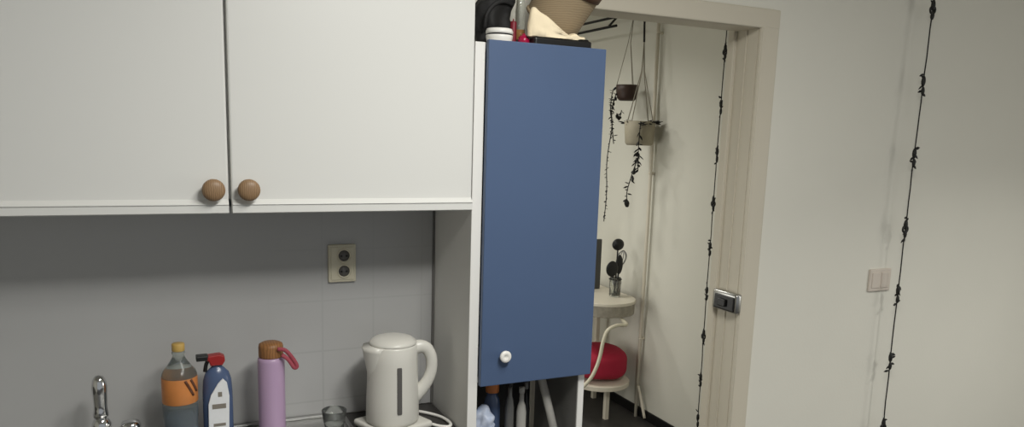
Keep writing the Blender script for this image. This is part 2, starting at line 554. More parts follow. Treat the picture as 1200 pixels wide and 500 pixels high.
# ------------------------------------------------------------------ drinks bottle
bt = thing('drinks_bottle', 'clear plastic drinks bottle with an orange label and yellow cap', 'bottle', (0.047, 2.06, ZD))
c = (0.047, 2.06, ZD)
b = nb(); lathe(b, [(0, 0.004), (0.030, 0.0), (0.040, 0.006), (0.0425, 0.016), (0.0425, 0.060), (0.0400, 0.075), (0.0400, 0.085), (0.0425, 0.098), (0.0425, 0.134), (0.0415, 0.138), (0.0415, 0.203), (0.0425, 0.206), (0.0420, 0.210), (0.039, 0.218), (0.030, 0.230), (0.020, 0.245), (0.0145, 0.255), (0.0140, 0.262), (0.0165, 0.264), (0.0165, 0.267), (0.0130, 0.268), (0.0130, 0.272), (0, 0.272)], c, 40); obj('bottle_body', b, M['clear'], bt)
b = nb(); lathe(b, [(0, 0.008), (0.034, 0.010), (0.037, 0.06), (0.036, 0.09), (0.037, 0.118), (0, 0.118)], c, 32); obj('liquid', b, M['water'], bt)
b = nb(); lathe(b, [(0.0425, 0.138), (0.0430, 0.139), (0.0430, 0.203), (0.0425, 0.204)], c, 48)
lab = obj('label_band', b, M['orange'], bt)
for (a0, z0, a1, z1, w) in ((-74, 0.201, -46, 0.160, 0.007), (-54, 0.202, -30, 0.168, 0.007)):
    pts = []
    for k in range(7):
        a = math.radians(a0 + (a1 - a0) * k / 6); z = z0 + (z1 - z0) * k / 6
        pts.append((c[0] + 0.0431 * math.cos(a), c[1] + 0.0431 * math.sin(a), c[2] + z))
    b = nb(); tube(b, pts, w / 2, 8, flat=1.0)
    obj('label_print', b, M['orangedark'], lab)
b = nb(); lathe(b, [(0.0, 0.2705), (0.0150, 0.2705), (0.0155, 0.272), (0.0155, 0.288), (0.0140, 0.290), (0, 0.290)], c, 30); obj('cap', b, M['yellow'], bt)

# ------------------------------------------------------------------ spray bottle
sp = thing('spray_bottle', 'blue spray bottle with white label and dark red trigger head', 'bottle', (0.137, 2.075, ZD))
c = Vector((0.138, 2.075, ZD))
b = nb(); lathe(b, [(0, 0.0), (0.034, 0.0), (0.037, 0.006), (0.0375, 0.10), (0.0370, 0.150), (0.035, 0.180), (0.029, 0.200), (0.018, 0.212), (0.013, 0.216), (0.013, 0.224), (0, 0.224)], c, 36, sy=0.62); body = obj('bottle_body', b, M['bluebottle'], sp)
b = nb()
prism(b, [(0.112, ZD + 0.045), (0.162, ZD + 0.045), (0.165, ZD + 0.140), (0.160, ZD + 0.176), (0.150, ZD + 0.188), (0.138, ZD + 0.176), (0.120, ZD + 0.146), (0.113, ZD + 0.120)], 'y', c.y - 0.0250, c.y - 0.018, 0.001); lb = obj('label_panel', b, M['paper'], body)
for (xa, xb, za, zb_) in ((0.122, 0.156, 0.108, 0.121), (0.124, 0.154, 0.060, 0.068), (0.137, 0.147, 0.140, 0.153)):
    b = nb(); box(b, xa, xb, c.y - 0.0257, c.y - 0.0245, ZD + za, ZD + zb_, 0.0003); obj('label_print', b, M['labelgrey'], lb)
b = nb()
prism(b, [(0.122, ZD + 0.221), (0.152, ZD + 0.221), (0.158, ZD + 0.232), (0.157, ZD + 0.244), (0.146, ZD + 0.250), (0.120, ZD + 0.248), (0.108, ZD + 0.246), (0.108, ZD + 0.236), (0.118, ZD + 0.234)], 'y', c.y - 0.014, c.y + 0.014, 0.003); hd = obj('trigger_head', b, M['redplastic'], sp)
b = nb(); box(b, 0.088, 0.1180, c.y - 0.0145, c.y + 0.0145, ZD + 0.2355, ZD + 0.2495, 0.003); obj('nozzle', b, M['black'], hd)
b = nb(); tube(b, spline([(0.117, c.y, ZD + 0.234), (0.112, c.y, ZD + 0.222), (0.109, c.y, ZD + 0.204)], 5), 0.005, 8); obj('trigger', b, M['black'], hd)

# ------------------------------------------------------------------ lilac flask
fl = thing('vacuum_flask', 'tall lilac flask with wooden lid and pink strap', 'flask', (0.273, 2.06, ZD))
c = (0.273, 2.06, ZD)
b = nb(); lathe(b, [(0, 0.0), (0.031, 0.0), (0.0345, 0.004), (0.0350, 0.010), (0.0350, 0.222), (0.0340, 0.230), (0.030, 0.234), (0, 0.234)], c, 40); obj('flask_body', b, M['lilac'], fl)
b = nb(); lathe(b, [(0, 0.2342), (0.0310, 0.2342), (0.0318, 0.237), (0.0318, 0.262), (0.0300, 0.269), (0.022, 0.273), (0, 0.274)], c, 40); ld = obj('lid', b, M['wood'], fl)
b = nb(); tube(b, spline([(0.285, 2.025, ZD + 0.262), (0.304, 2.022, ZD + 0.258), (0.322, 2.020, ZD + 0.236), (0.333, 2.018, ZD + 0.214), (0.326, 2.018, ZD + 0.210), (0.312, 2.020, ZD + 0.232), (0.296, 2.024, ZD + 0.246)], 6), 0.0055, 8, flat=0.5); obj('strap', b, M['strap'], ld)

# ------------------------------------------------------------------ small glass beside the kettle
gb = nb(); lathe(gb, [(0, 0), (0.022, 0), (0.024, 0.003), (0.030, 0.030), (0.0345, 0.062), (0.0335, 0.063), (0.0285, 0.030), (0.021, 0.006), (0, 0.006)], (0.440, 2.06, ZD), 32)
single('drinking_glass', gb, M['glass'], 'small clear drinking glass left of the white kettle', 'glass')

# ------------------------------------------------------------------ kettle
kt = thing('electric_kettle', 'white plastic electric kettle with grey water gauge on its base', 'kettle', (0.600, 2.035, 0.86))
kc = Vector((0.604, 2.045, 0.86))
b = nb()
Rk = Matrix.Rotation(math.radians(20), 3, 'Z')
box(b, kc.x - 0.081, kc.x + 0.085, kc.y - 0.081, kc.y + 0.081, 0.8602, 0.881, 0.008, 3, Rk, True)
obj('power_base', b, M['kettle'], kt)
kb0 = Vector((kc.x, kc.y, 0.8815))
kp = [(0, 0.0), (0.070, 0.0), (0.0745, 0.004), (0.0755, 0.012), (0.0745, 0.06), (0.0725, 0.12), (0.0705, 0.180), (0.0690, 0.222), (0.0665, 0.227), (0, 0.2272)]
b = nb(); lathe(b, kp, kb0, 48)
# beak-like spout on the left
d = Vector((-math.cos(0.15), -math.sin(0.15), 0)); s = Vector((-d.y, d.x, 0))
t = bmesh.new()
rows = []
for (zz, out, w) in ((0.105, 0.066, 0.004), (0.135, 0.074, 0.017), (0.175, 0.081, 0.028), (0.212, 0.0885, 0.034), (0.2268, 0.0915, 0.036)):
    base = kb0 + Vector((0, 0, zz))
    rows.append([t.verts.new(base + d * 0.045 + s * w * 1.35), t.verts.new(base + d * (0.058 + (out - 0.064) * 0.55) + s * w), t.verts.new(base + d * out + s * w * 0.16),
                 t.verts.new(base + d * out - s * w * 0.16), t.verts.new(base + d * (0.058 + (out - 0.064) * 0.55) - s * w), t.verts.new(base + d * 0.045 - s * w * 1.35)])
for a, e in zip(rows, rows[1:]):
    for k in range(6):
        t.faces.new((a[k], a[(k + 1) % 6], e[(k + 1) % 6], e[k]))
t.faces.new(rows[0][::-1]); t.faces.new(rows[-1])
bmesh.ops.recalc_face_normals(t, faces=t.faces[:])
merge(b, t, True)
kbody = obj('kettle_body', b, M['kettle'], kt)
b = nb()
lathe(b, [(0, 0.2275), (0.0665, 0.2275), (0.0675, 0.230), (0.065, 0.235), (0.056, 0.2425), (0.038, 0.2480), (0.016, 0.2500), (0, 0.2503)], kb0, 40)
obj('lid', b, M['kettle'], kt)
# D handle on the right
hv = Vector((0.985, -0.17, 0))
def hp(r, z): return kb0 + hv * r + Vector((0, 0, z))
b = nb()
pts = spline([hp(0.052, 0.208), hp(0.078, 0.214), hp(0.097, 0.206), hp(0.109, 0.184), hp(0.112, 0.158), hp(0.108, 0.132), hp(0.097, 0.107), hp(0.081, 0.086), hp(0.062, 0.068)], 7)
n = len(pts)
rad = [0.0165 + 0.0060 * abs(2 * i / (n - 1) - 1) ** 2 for i in range(n)]
tube(b, pts, 0.0145, 14, radii=rad, flat=0.85)
obj('handle', b, M['kettle'], kt)
b = nb()
wa = math.atan2(-0.97, -0.02)
ca, sa = math.cos(wa), math.sin(wa)
Rw = Matrix.Rotation(wa, 3, 'Z')
# gauge follows the slight taper of the body
t = bmesh.new()
rows = []
for z in (0.040, 0.044, 0.170, 0.174):
    r = 0.0752 - (z - 0.05) * 0.034 + 0.0012
    w = 0.0075 if 0.041 < z < 0.172 else 0.0060
    base = kb0 + Vector((0, 0, z))
    rows.append([t.verts.new(base + Rw @ Vector((r - 0.004, -w, 0))), t.verts.new(base + Rw @ Vector((r, -w * 0.9, 0))), t.verts.new(base + Rw @ Vector((r, w * 0.9, 0))), t.verts.new(base + Rw @ Vector((r - 0.004, w, 0)))])
for a, e in zip(rows, rows[1:]):
    for k in range(4):
        t.faces.new((a[k], a[(k + 1) % 4], e[(k + 1) % 4], e[k]))
t.faces.new(rows[0][::-1]); t.faces.new(rows[-1])
bmesh.ops.recalc_face_normals(t, faces=t.faces[:])
merge(b, t)
gz = obj('water_gauge', b, M['greywin'], kbody)
gz['label'] = 'dark grey vertical water gauge'
b = nb()
tube(b, spline([(0.684, 2.05, 0.868), (0.705, 2.02, 0.8655), (0.728, 1.985, 0.8655), (0.752, 1.975, 0.8655), (0.764, 2.00, 0.8655), (0.757, 2.05, 0.8655), (0.735, 2.09, 0.8655), (0.700, 2.13, 0.8655), (0.66, 2.17, 0.8655)], 7), 0.0048, 10)
obj('cord', b, M['whiteplastic'], kt)

# ------------------------------------------------------------------ double wall socket
ws = thing('wall_socket', 'cream double wall socket on the tiled backsplash', 'socket', (0.4935, YW - 0.006, 1.262))
yS = YW - 0.006
b = nb(); box(b, 0.4535, 0.5335, yS - 0.011, yS, 1.264, 1.374, 0.004, 3); box(b, 0.4600, 0.5270, yS - 0.0135, yS - 0.010, 1.271, 1.367, 0.002); obj('face_plate', b, M['creamplastic'], ws)
RX = Matrix.Rotation(PI / 2, 3, 'X')
for zc_ in (1.342, 1.297):
    b = nb(); lathe(b, [(0.0155, 0.010), (0.0195, 0.010), (0.0205, 0.0165), (0.0185, 0.0175), (0.0165, 0.0165), (0.0155, 0.012)], (0.4975, yS, zc_), 28, RX); w = obj('socket_ring', b, M['creamplastic'], ws)
    b = nb(); lathe(b, [(0, 0.0125), (0.0165, 0.0125), (0.0165, 0.0140), (0, 0.0140)], (0.4975, yS, zc_), 24, RX); obj('socket_well', b, M['greywin'], w)
    b = nb()
    for dx in (-0.0075, 0.0075):
        lathe(b, [(0, 0.0138), (0.0032, 0.0138), (0.0032, 0.0150), (0, 0.0150)], (0.4975 + dx, yS, zc_ - 0.001), 10, RX)
    obj('pin_hole', b, M['black'], w)

# ------------------------------------------------------------------ switch plate on the right wall
sw = thing('wall_switch', 'small beige double switch plate on the wall right of the doorway', 'switch', (2.738, YW, 1.10))
b = nb(); box(b, 2.676, 2.800, YW - 0.010, YW, 1.104, 1.198, 0.004, 3); obj('face_plate', b, M['plate'], sw)
for xa in (2.688, 2.742):
    b = nb(); box(b, xa, xa + 0.046, YW - 0.0135, YW - 0.008, 1.118, 1.184, 0.0025); obj('rocker', b, M['plate'], sw)

# ------------------------------------------------------------------ garlands
def garland(x, y, ztop, zbot, zk, label, nrm, sway):
    g = thing('wire_garland', label, 'garland', (x, y, zbot), 'dark wire garlands hanging on the walls')
    def px(z):
        u = (ztop - z) / (ztop - zbot)
        return Vector((x, y, z)) + Vector(sway) * math.sin(u * PI) 
    b = nb()
    n = 44
    pts = []
    for k in range(n + 1):
        z = ztop + (zbot - ztop) * k / n
        p = px(z)
        p.x += 0.0022 * noise.noise(Vector((z * 9, x, 0))); p.y += 0.0022 * noise.noise(Vector((x, z * 9, 0)))
        pts.append(p)
    tube(b, pts, 0.0026, 7)
    # hook that carries it
    w = obj('wire', b, M['wire'], g)
    nv = Vector(nrm)
    b = nb(); tube(b, [px(ztop) - nv * 0.004, px(ztop) + nv * (0.058 if x > 2.75 else 0.030)], 0.004, 8); obj('hook', b, M['wire'], g)
    rng = random.Random(int(x * 100))
    tang = Vector((nv.y, -nv.x, 0)) if abs(nv.x) + abs(nv.y) else Vector((1, 0, 0))
    for i, z in enumerate(zk):
        b = nb()
        for k in range(9):
            zz = z + (k / 8 - 0.5) * 0.085
            p = px(zz)
            sd = 1 if k % 2 else -1
            dv = tang * sd * rng.uniform(0.3, 0.8) + nv * rng.uniform(-0.5, 0.4) + Vector((0, 0, rng.uniform(-1.9, 1.6)))
            leaf(b, p, dv, rng.uniform(0.014, 0.026), rng.uniform(0.008, 0.013), nv)
        p = px(z)
        blob(b, p + Vector((0, 0, 0.014)), 0.0085, 0.0085, 0.022, sub=2)
        blob(b, p + tang * 0.003 - Vector((0, 0, 0.024)), 0.007, 0.007, 0.018, sub=2)
        if i % 3 == 0:
            ring(b, p - Vector((0, 0, 0.004)), 0.014, 0.0042, nv)
        obj('leaf_cluster', b, M['darkleaf'], g)
gx, gy = 2.806, 2.142
garland(gx, gy, 2.50, 0.01, [2.235, 1.945, 1.662, 1.373, 1.100, 0.812, 0.520, 0.24], 'dark wire garland with leafy knots on the kitchen wall right of the switch plate', (0, 1, 0), (-0.016, 0, 0))
garland(2.668, 3.185, 2.40, 0.06, [2.150, 1.875, 1.632, 1.380, 1.140, 0.900, 0.665, 0.420, 0.19], 'dark wire garland with leafy knots seen inside the doorway', (1, 0, 0), (0, 0.006, 0))

# ------------------------------------------------------------------ latch on the jamb
dl = thing('door_latch', 'black and silver latch on the right door jamb', 'latch', (1.985, 2.25, 1.07))
b = nb(); box(b, 1.955, 1.9845, 2.168, 2.304, 1.064, 1.140, 0.010, 3, None, True); cs = obj('latch_case', b, M['steel'], dl)
b = nb(); box(b, 1.949, 1.957, 2.176, 2.286, 1.070, 1.126, 0.005, 3); obj('latch_plate', b, M['black'], cs)
b = nb(); box(b, 1.940, 1.951, 2.215, 2.258, 1.084, 1.112, 0.004, 3); obj('thumb_turn', b, M['black'], cs)

# ------------------------------------------------------------------ next room: pipe, rail, planters
pp = thing('wall_pipe', 'thin white vertical pipe on the wall of the next room', 'pipe', (2.672, 3.77, 0))
b = nb(); tube(b, [(2.672, 3.775, 0.0), (2.672, 3.770, 1.2), (2.672, 3.782, ZC)], 0.0105, 14); obj('riser', b, M['creamwood'], pp)
for z in (0.5, 1.5, 2.3):
    b = nb(); ring(b, (2.672, 3.772, z), 0.0125, 0.003, (0, 0, 1)); box(b, 2.685, 2.6995, 3.765, 3.779, z - 0.008, z + 0.008, 0.002); obj('clip', b, M['creamwood'], pp)
b = nb(); tube(b, spline([(2.672, 3.765, 0.20), (2.672, 3.74, 0.15), (2.672, 3.68, 0.02)], 5), 0.009, 10); obj('branch', b, M['creamwood'], pp)

cr = thing('hanging_rail', 'dark double rail under the ceiling of the next room', 'rail', (2.58, 4.6, 2.34))
b = nb(); tube(b, [(2.610, 3.80, 2.425), (2.610, 5.40, 2.425)], 0.008, 10); obj('rail', b, M['wire'], cr)
b = nb(); tube(b, [(2.540, 4.02, 2.355), (2.540, 5.40, 2.355)], 0.008, 10); obj('rail', b, M['wire'], cr)
for yy in (4.10, 5.2):
    b = nb()
    tube(b, [(2.6995, yy, 2.47), (2.655, yy, 2.47), (2.610, yy, 2.435), (2.540, yy, 2.362)], 0.007, 8)
    box(b, 2.690, 2.6995, yy - 0.02, yy + 0.02, 2.43, 2.51, 0.003)
    obj('bracket', b, M['wire'], cr)

def vine(b, pts, nleaf, size, seed, r=0.003):
    rng = random.Random(seed)
    P = spline(pts, 8)
    tube(b, P, r, 6)
    for k in range(nleaf):
        p = P[int((k + 0.5) / nleaf * (len(P) - 1))]
        dv = Vector((rng.uniform(-1, 1), rng.uniform(-1, 1), rng.uniform(-1.3, 0.2)))
        leaf(b, p, dv, size * rng.uniform(0.7, 1.2), size * 0.6 * rng.uniform(0.7, 1.2))

# brown pot
X, Y, Z = 2.585, 3.935, 1.965
hp1 = thing('hanging_planter', 'small dark brown hanging pot with a long thin trailing plant', 'planter', (X, Y, Z - 0.05), 'hanging planters in the next room')
b = nb(); lathe(b, [(0, -0.045), (0.045, -0.045), (0.058, -0.030), (0.066, 0.010), (0.067, 0.044), (0.062, 0.046), (0.056, 0.036), (0, 0.034)], (X, Y, Z), 28); obj('pot', b, M['brownpot'], hp1)
b = nb()
for k in range(3):
    a = k * 2 * PI / 3 + 0.4
    tube(b, [(X + 0.064 * math.cos(a), Y + 0.064 * math.sin(a), Z + 0.04), (X + 0.01 * math.cos(a), Y + 0.01 * math.sin(a), 2.25), (X + 0.02, Y, 2.4165)], 0.0022, 6)
obj('hanger', b, M['cord'], hp1)
b = nb()
vine(b, [(X - 0.03, Y, Z + 0.03), (X - 0.066, Y + 0.045, Z + 0.02), (X - 0.072, Y + 0.06, Z - 0.10), (X - 0.062, Y + 0.05, Z - 0.20), (X - 0.078, Y + 0.06, Z - 0.40), (X - 0.072, Y + 0.055, Z - 0.60), (X - 0.078, Y + 0.06, Z - 0.77)], 60, 0.020, 3)
vine(b, [(X - 0.03, Y, Z + 0.03), (X - 0.060, Y + 0.03, Z - 0.02), (X - 0.068, Y + 0.05, Z - 0.12), (X - 0.05, Y + 0.04, Z - 0.30)], 34, 0.030, 5)
vine(b, [(X - 0.045, Y + 0.03, Z - 0.12), (X - 0.020, Y + 0.035, Z - 0.14), (X - 0.012, Y + 0.03, Z - 0.10)], 12, 0.026, 9)
obj('trailing_vine', b, M['darkleaf'], hp1)

# beige pot
X, Y, Z = 2.580, 3.775, 1.735
hp2 = thing('hanging_planter', 'wide beige hanging pot with short dark trailing leaves', 'planter', (X, Y, Z - 0.085), 'hanging planters in the next room')
b = nb(); lathe(b, [(0, -0.073), (0.070, -0.073), (0.080, -0.062), (0.086, 0.0), (0.090, 0.062), (0.085, 0.065), (0.078, 0.050), (0, 0.048)], (X, Y, Z), 32); obj('pot', b, M['beigepot'], hp2)
b = nb()
for k in range(4):
    a = k * 2 * PI / 4 + 0.4
    tube(b, [(X + 0.087 * math.cos(a), Y + 0.087 * math.sin(a), Z + 0.06), (X + 0.01 * math.cos(a), Y + 0.01 * math.sin(a), 2.08), (X + 0.01, Y + 0.02, 2.25)], 0.003, 6)
hg = obj('hanger', b, M['cord'], hp2)
b = nb(); tube(b, [(X + 0.01, Y + 0.02, 2.245), (2.606, 3.83, 2.4155)], 0.006, 8); obj('hook_wire', b, M['wire'], hg)
b = nb()
rng = random.Random(4)
for k in range(40):
    a = rng.uniform(0, 2 * PI)
    r = rng.uniform(0.05, 0.09)
    leaf(b, (X + r * math.cos(a), Y + r * math.sin(a), Z + 0.055), (math.cos(a), math.sin(a), rng.uniform(-0.6, 0.6)), rng.uniform(0.025, 0.045), 0.022)
vine(b, [(X - 0.03, Y - 0.05, Z + 0.055), (X - 0.055, Y - 0.085, Z + 0.05), (X - 0.056, Y - 0.080, Z - 0.08), (X - 0.04, Y - 0.06, Z - 0.14), (X - 0.03, Y - 0.05, Z - 0.22)], 26, 0.040, 6)
vine(b, [(X - 0.04, Y - 0.06, Z - 0.14), (X - 0.07, Y - 0.05, Z - 0.24), (X - 0.09, Y - 0.04, Z - 0.34), (X - 0.085, Y - 0.04, Z - 0.40)], 13, 0.042, 8)
blob(b, (X - 0.088, Y - 0.04, Z - 0.405), 0.015, 0.015, 0.022, 0.006, 60, 3, 2)
obj('trailing_vine', b, M['darkleaf'], hp2)

# ------------------------------------------------------------------ narrow table with a rounded end
tb = thing('console_table', 'narrow cream table with a rounded end in the next room', 'table', (2.45, 4.25, 0))
ZT = 0.752
def stadium(xc, r, ya, yb, n=20):
    o = [(xc + r, yb), (xc - r, yb)]
    for k in range(n + 1):
        a = PI + PI * k / n
        o.append((xc + r * math.cos(a), ya + r * math.sin(a)))
    return o
b = nb(); prism(b, stadium(2.45, 0.185, 3.85, 4.85), 'z', ZT - 0.020, ZT, 0.004); obj('tabletop', b, M['creamwood'], tb)
b = nb(); prism(b, stadium(2.45, 0.180, 3.85, 4.845), 'z', ZT - 0.085, ZT - 0.0201, 0.003); ap = obj('apron', b, M['edge'], tb); ap['label'] = 'darker grey table edge'
b = nb(); prism(b, stadium(2.45, 0.180, 3.86, 4.82), 'z', 0.215, 0.245, 0.004); obj('lower_shelf', b, M['creamwood'], tb)
for (lx, ly, za, zb_) in ((2.30, 4.16, 0, ZT - 0.085), (2.60, 4.16, 0, ZT - 0.085), (2.30, 4.78, 0, ZT - 0.085), (2.60, 4.78, 0, ZT - 0.085), (2.468, 3.80, 0, 0.215)):
    b = nb(); box(b, lx - 0.014, lx + 0.014, ly - 0.014, ly + 0.014, za, zb_, 0.003); obj('leg', b, M['creamwood'], tb)

bg = thing('red_bag', 'plump red fabric bag on the lower shelf of the cream table', 'bag', (2.45, 3.88, 0.245))
b = nb(); blob(b, (2.450, 3.880, 0.350), 0.162, 0.17, 0.097, 0.010, 9, 5, 3, lambda p: Vector((0.162 * (abs(p.x / 0.162) ** 0.75) * (1 if p.x > 0 else -1), p.y, 0.097 * (abs(p.z / 0.097) ** 0.5) * (1 if p.z > 0 else -1))))
obj('bag_body', b, M['red'], bg)

# jar of utensils
jx, jy = 2.525, 3.86
jr = thing('utensil_jar', 'clear glass jar holding black kitchen utensils on the cream table', 'jar', (jx, jy, ZT))
b = nb(); lathe(b, [(0, 0.0), (0.030, 0.0), (0.034, 0.004), (0.035, 0.10), (0.0325, 0.112), (0.0335, 0.118), (0.0305, 0.118), (0.0300, 0.10), (0.0300, 0.008), (0, 0.008)], (jx, jy, ZT), 32); obj('glass_wall', b, M['glass'], jr)
b = nb(); ring(b, (jx, jy, ZT + 0.108), 0.0365, 0.0035, (0, 0, 1)); obj('neck_band', b, M['wire'], jr)
zj = ZT + 0.0085
def utensil(name, label, foot, top, m, head, grp='utensils standing in the glass jar'):
    u = thing(name, label, 'utensil', foot, grp)
    f, t_ = Vector(foot), Vector(top)
    b = nb(); tube(b, [f, f.lerp(t_, 0.5), t_], 0.0045, 8); obj('handle', b, m, u)
    b = nb(); head(b, t_, (t_ - f).normalized()); obj('head', b, m, u)
utensil('ladle', 'black ladle with a round head, tallest in the glass jar', (jx + 0.004, jy + 0.006, zj), (jx - 0.002, jy - 0.012, ZT + 0.300), M['black'], lambda b, p, d: blob(b, p + d * 0.02, 0.040, 0.022, 0.036, sub=3))
utensil('spatula', 'black broad spatula leaning left in the glass jar', (jx + 0.010, jy + 0.006, zj), (jx - 0.030, jy - 0.012, ZT + 0.150), M['black'], lambda b, p, d: blob(b, p + d * 0.025, 0.042, 0.012, 0.048, sub=3))
utensil('slotted_spoon', 'dark slotted spoon standing upright mid jar', (jx + 0.012, jy - 0.004, zj), (jx + 0.022, jy + 0.002, ZT + 0.175), M['black'], lambda b, p, d: blob(b, p + d * 0.02, 0.026, 0.010, 0.060, sub=3))
def whisk(b, p, d):
    for k in range(5):
        a = k * PI / 5
        o = Vector((math.cos(a), math.sin(a), 0)) 
        tube(b, spline([p, p + d * 0.04 + o * 0.024, p + d * 0.085 + o * 0.026, p + d * 0.115, p + d * 0.085 - o * 0.026, p + d * 0.04 - o * 0.024, p], 5), 0.0022, 6)
utensil('whisk', 'grey wire whisk leaning right out of the glass jar', (jx - 0.010, jy, zj), (jx + 0.050, jy + 0.040, ZT + 0.165), M['dsteel'], whisk)
utensil('wooden_spoon', 'short reddish brown wooden spoon low in the glass jar', (jx + 0.016, jy - 0.012, zj), (jx + 0.020, jy - 0.014, ZT + 0.075), M['brownpot'], lambda b, p, d: blob(b, p + d * 0.012, 0.013, 0.008, 0.022, sub=3))

# slate board behind
b = nb()
box(b, 2.370, 2.563, 4.09, 4.112, ZT + 0.0005, ZT + 0.318, 0.004)
single('standing_board', b, M['slate'], 'dark grey board standing on the cream table left of the utensil jar', 'board')

# white flex looping in front of the red bag
b = nb()
tube(b, spline([(2.470, 3.690, 0.655), (2.445, 3.600, 0.645), (2.363, 3.575, 0.652), (2.305, 3.575, 0.627), (2.279, 3.575, 0.564), (2.266, 3.575, 0.491), (2.243, 3.575, 0.418), (2.200, 3.575, 0.347), (2.09, 3.575, 0.25), (1.95, 3.57, 0.11), (1.85, 3.6, 0.0115)], 8), 0.0105, 10)
single('white_hose', b, M['creamplastic'], 'cream flexible hose looping down from the table past the red bag', 'hose')

# ------------------------------------------------------------------ things on top of the tall cabinet
ZTOP = 1.9352
tr = thing('black_tray', 'flat black tray under the tan basket on the tall cabinet', 'tray', (1.035, 2.03, ZTOP))
b = nb(); box(b, 0.950, 1.128, 1.905, 2.150, ZTOP, ZTOP + 0.026, 0.006, 3); obj('tray_body', b, M['black'], tr)
b = nb()
tube(b, [(0.960, 1.915, ZTOP + 0.027), (1.118, 1.915, ZTOP + 0.027), (1.118, 2.14, ZTOP + 0.027), (0.960, 2.14, ZTOP + 0.027)], 0.004, 8, closed=True); obj('rim', b, M['black'], tr)
ZB = ZTOP + 0.0268
def fold(p):
    # heaped at its left end, spread thin towards the right
    sx, sy = 0.088, 0.017
    x = sx * (abs(p.x / sx) ** 0.45) * (1 if p.x > 0 else -1)
    y = sy * (abs(p.y / sy) ** 0.7) * (1 if p.y > 0 else -1)
    u = (x + sx) / (2 * sx)
    h = 0.082 * max(0.0, 1 - u / 0.62) ** 1.15 + 0.016
    zz = p.z / 0.05
    return Vector((x, y, h * (abs(zz) ** 0.5) * (1 if zz > 0 else -1) + 0.003 * math.sin(x * 150)))
b = nb(); blob(b, (1.028, 1.927, ZB + 0.001), 0.088, 0.017, 0.05, 0.006, 40, 5, 11, fold, ZB + 0.0005)
single('cream_cloth', b, M['creamcloth'], 'bunched cream cloth on the black tray in front of the tan basket', 'cloth')
bk = thing('woven_basket', 'tan woven basket tilted to the right on the tall cabinet', 'basket', (1.09, 1.99, ZB + 0.007))
Rb = Matrix.Rotation(math.radians(20), 3, 'Y') @ Matrix.Rotation(math.radians(30), 3, 'X')
bcn = Vector((1.058, 2.032, ZB + 0.0490))
b = nb(); lathe(b, [(0, -0.004), (0.050, -0.003), (0.070, 0.001), (0.0785, 0.010), (0.0805, 0.020), (0.081, 0.06), (0.083, 0.10), (0.085, 0.15), (0.087, 0.21), (0.083, 0.211), (0.080, 0.12), (0.074, 0.02), (0, 0.010)], bcn, 48, Rb); bb = obj('basket_body', b, M['tan'], bk)
b = nb(); lathe(b, [(0.083, 0.122), (0.0875, 0.123), (0.0890, 0.152), (0.085, 0.153)], bcn, 48, Rb); obj('band', b, M['leather'], bb)
b = nb(); tube(b, [bcn + Rb @ Vector((0.0775 * math.cos(2 * PI * k / 48), 0.0775 * math.sin(2 * PI * k / 48), 0.012)) for k in range(48)], 0.0062, 8, closed=True); obj('bottom_roll', b, M['tan'], bb)

# black bag with folded-over top
bgk = thing('black_pouch', 'black cloth pouch behind the white dish on the tall cabinet', 'pouch', (0.895, 2.05, ZTOP))
def pouch(p):
    q = p.copy()
    q.x = 0.057 * (abs(q.x / 0.057) ** 0.7) * (1 if q.x > 0 else -1)
    q.z = 0.11 * (abs(q.z / 0.11) ** 0.6) * (1 if q.z > 0 else -1)
    if q.z > 0:
        q.z *= min(0.95, max(0.04, 0.50 + 9.0 * (q.x + 0.008)))
    return q
b = nb(); blob(b, (0.892, 2.060, ZTOP + 0.106), 0.057, 0.045, 0.11, 0.016, 24, 5, 1, pouch, ZTOP + 0.0005); pb = obj('pouch_body', b, M['blackcloth'], bgk)
b = nb()
tube(b, spline([(0.850, 2.012, ZTOP + 0.05), (0.852, 2.005, ZTOP + 0.085), (0.875, 2.006, ZTOP + 0.115), (0.905, 2.008, ZTOP + 0.125), (0.935, 2.015, ZTOP + 0.12)], 6), 0.006, 8, flat=0.6); obj('strap', b, M['blackcloth'], pb)

dish = thing('white_dish', 'small white lidded dish at the left corner of the tall cabinet top', 'dish', (0.874, 1.955, ZTOP))
c = (0.868, 1.955, ZTOP)
b = nb(); lathe(b, [(0, 0), (0.028, 0), (0.033, 0.004), (0.036, 0.020), (0.0365, 0.026), (0, 0.026)], c, 32); obj('dish_body', b, M['whiteplastic'], dish)
b = nb(); lathe(b, [(0.033, 0.0262), (0.0345, 0.0262), (0.0345, 0.0300), (0.033, 0.0300)], c, 32); obj('seal', b, M['black'], dish)
b = nb(); lathe(b, [(0, 0.0301), (0.0365, 0.0301), (0.0370, 0.036), (0.034, 0.043), (0, 0.045)], c, 32); obj('lid', b, M['whiteplastic'], dish)

gv = thing('glass_bottle', 'slim pale glass bottle with amber foot between the black pouch and tan basket', 'bottle', (0.982, 2.10, ZTOP))
c = (0.985, 2.075, ZTOP)
b = nb(); lathe(b, [(0, 0.063), (0.0135, 0.063), (0.0145, 0.070), (0.0145, 0.11), (0.013, 0.135), (0.0115, 0.16), (0.0115, 0.23), (0.0135, 0.235), (0, 0.236)], c, 28); obj('glass_body', b, M['glass'], gv)
b = nb(); lathe(b, [(0, 0), (0.014, 0), (0.016, 0.004), (0.016, 0.050), (0.0145, 0.0625), (0, 0.0625)], c, 28); obj('foot', b, M['amber'], gv)
b = nb(); lathe(b, [(0, 0), (0.0085, 0), (0.009, 0.002), (0.009, 0.066), (0.008, 0.069), (0.002, 0.0695), (0.0015, 0.076), (0, 0.076)], (0.918, 1.975, ZTOP), 20); single('candle', b, M['darkred'], 'short dark red candle beside the white dish', 'candle')
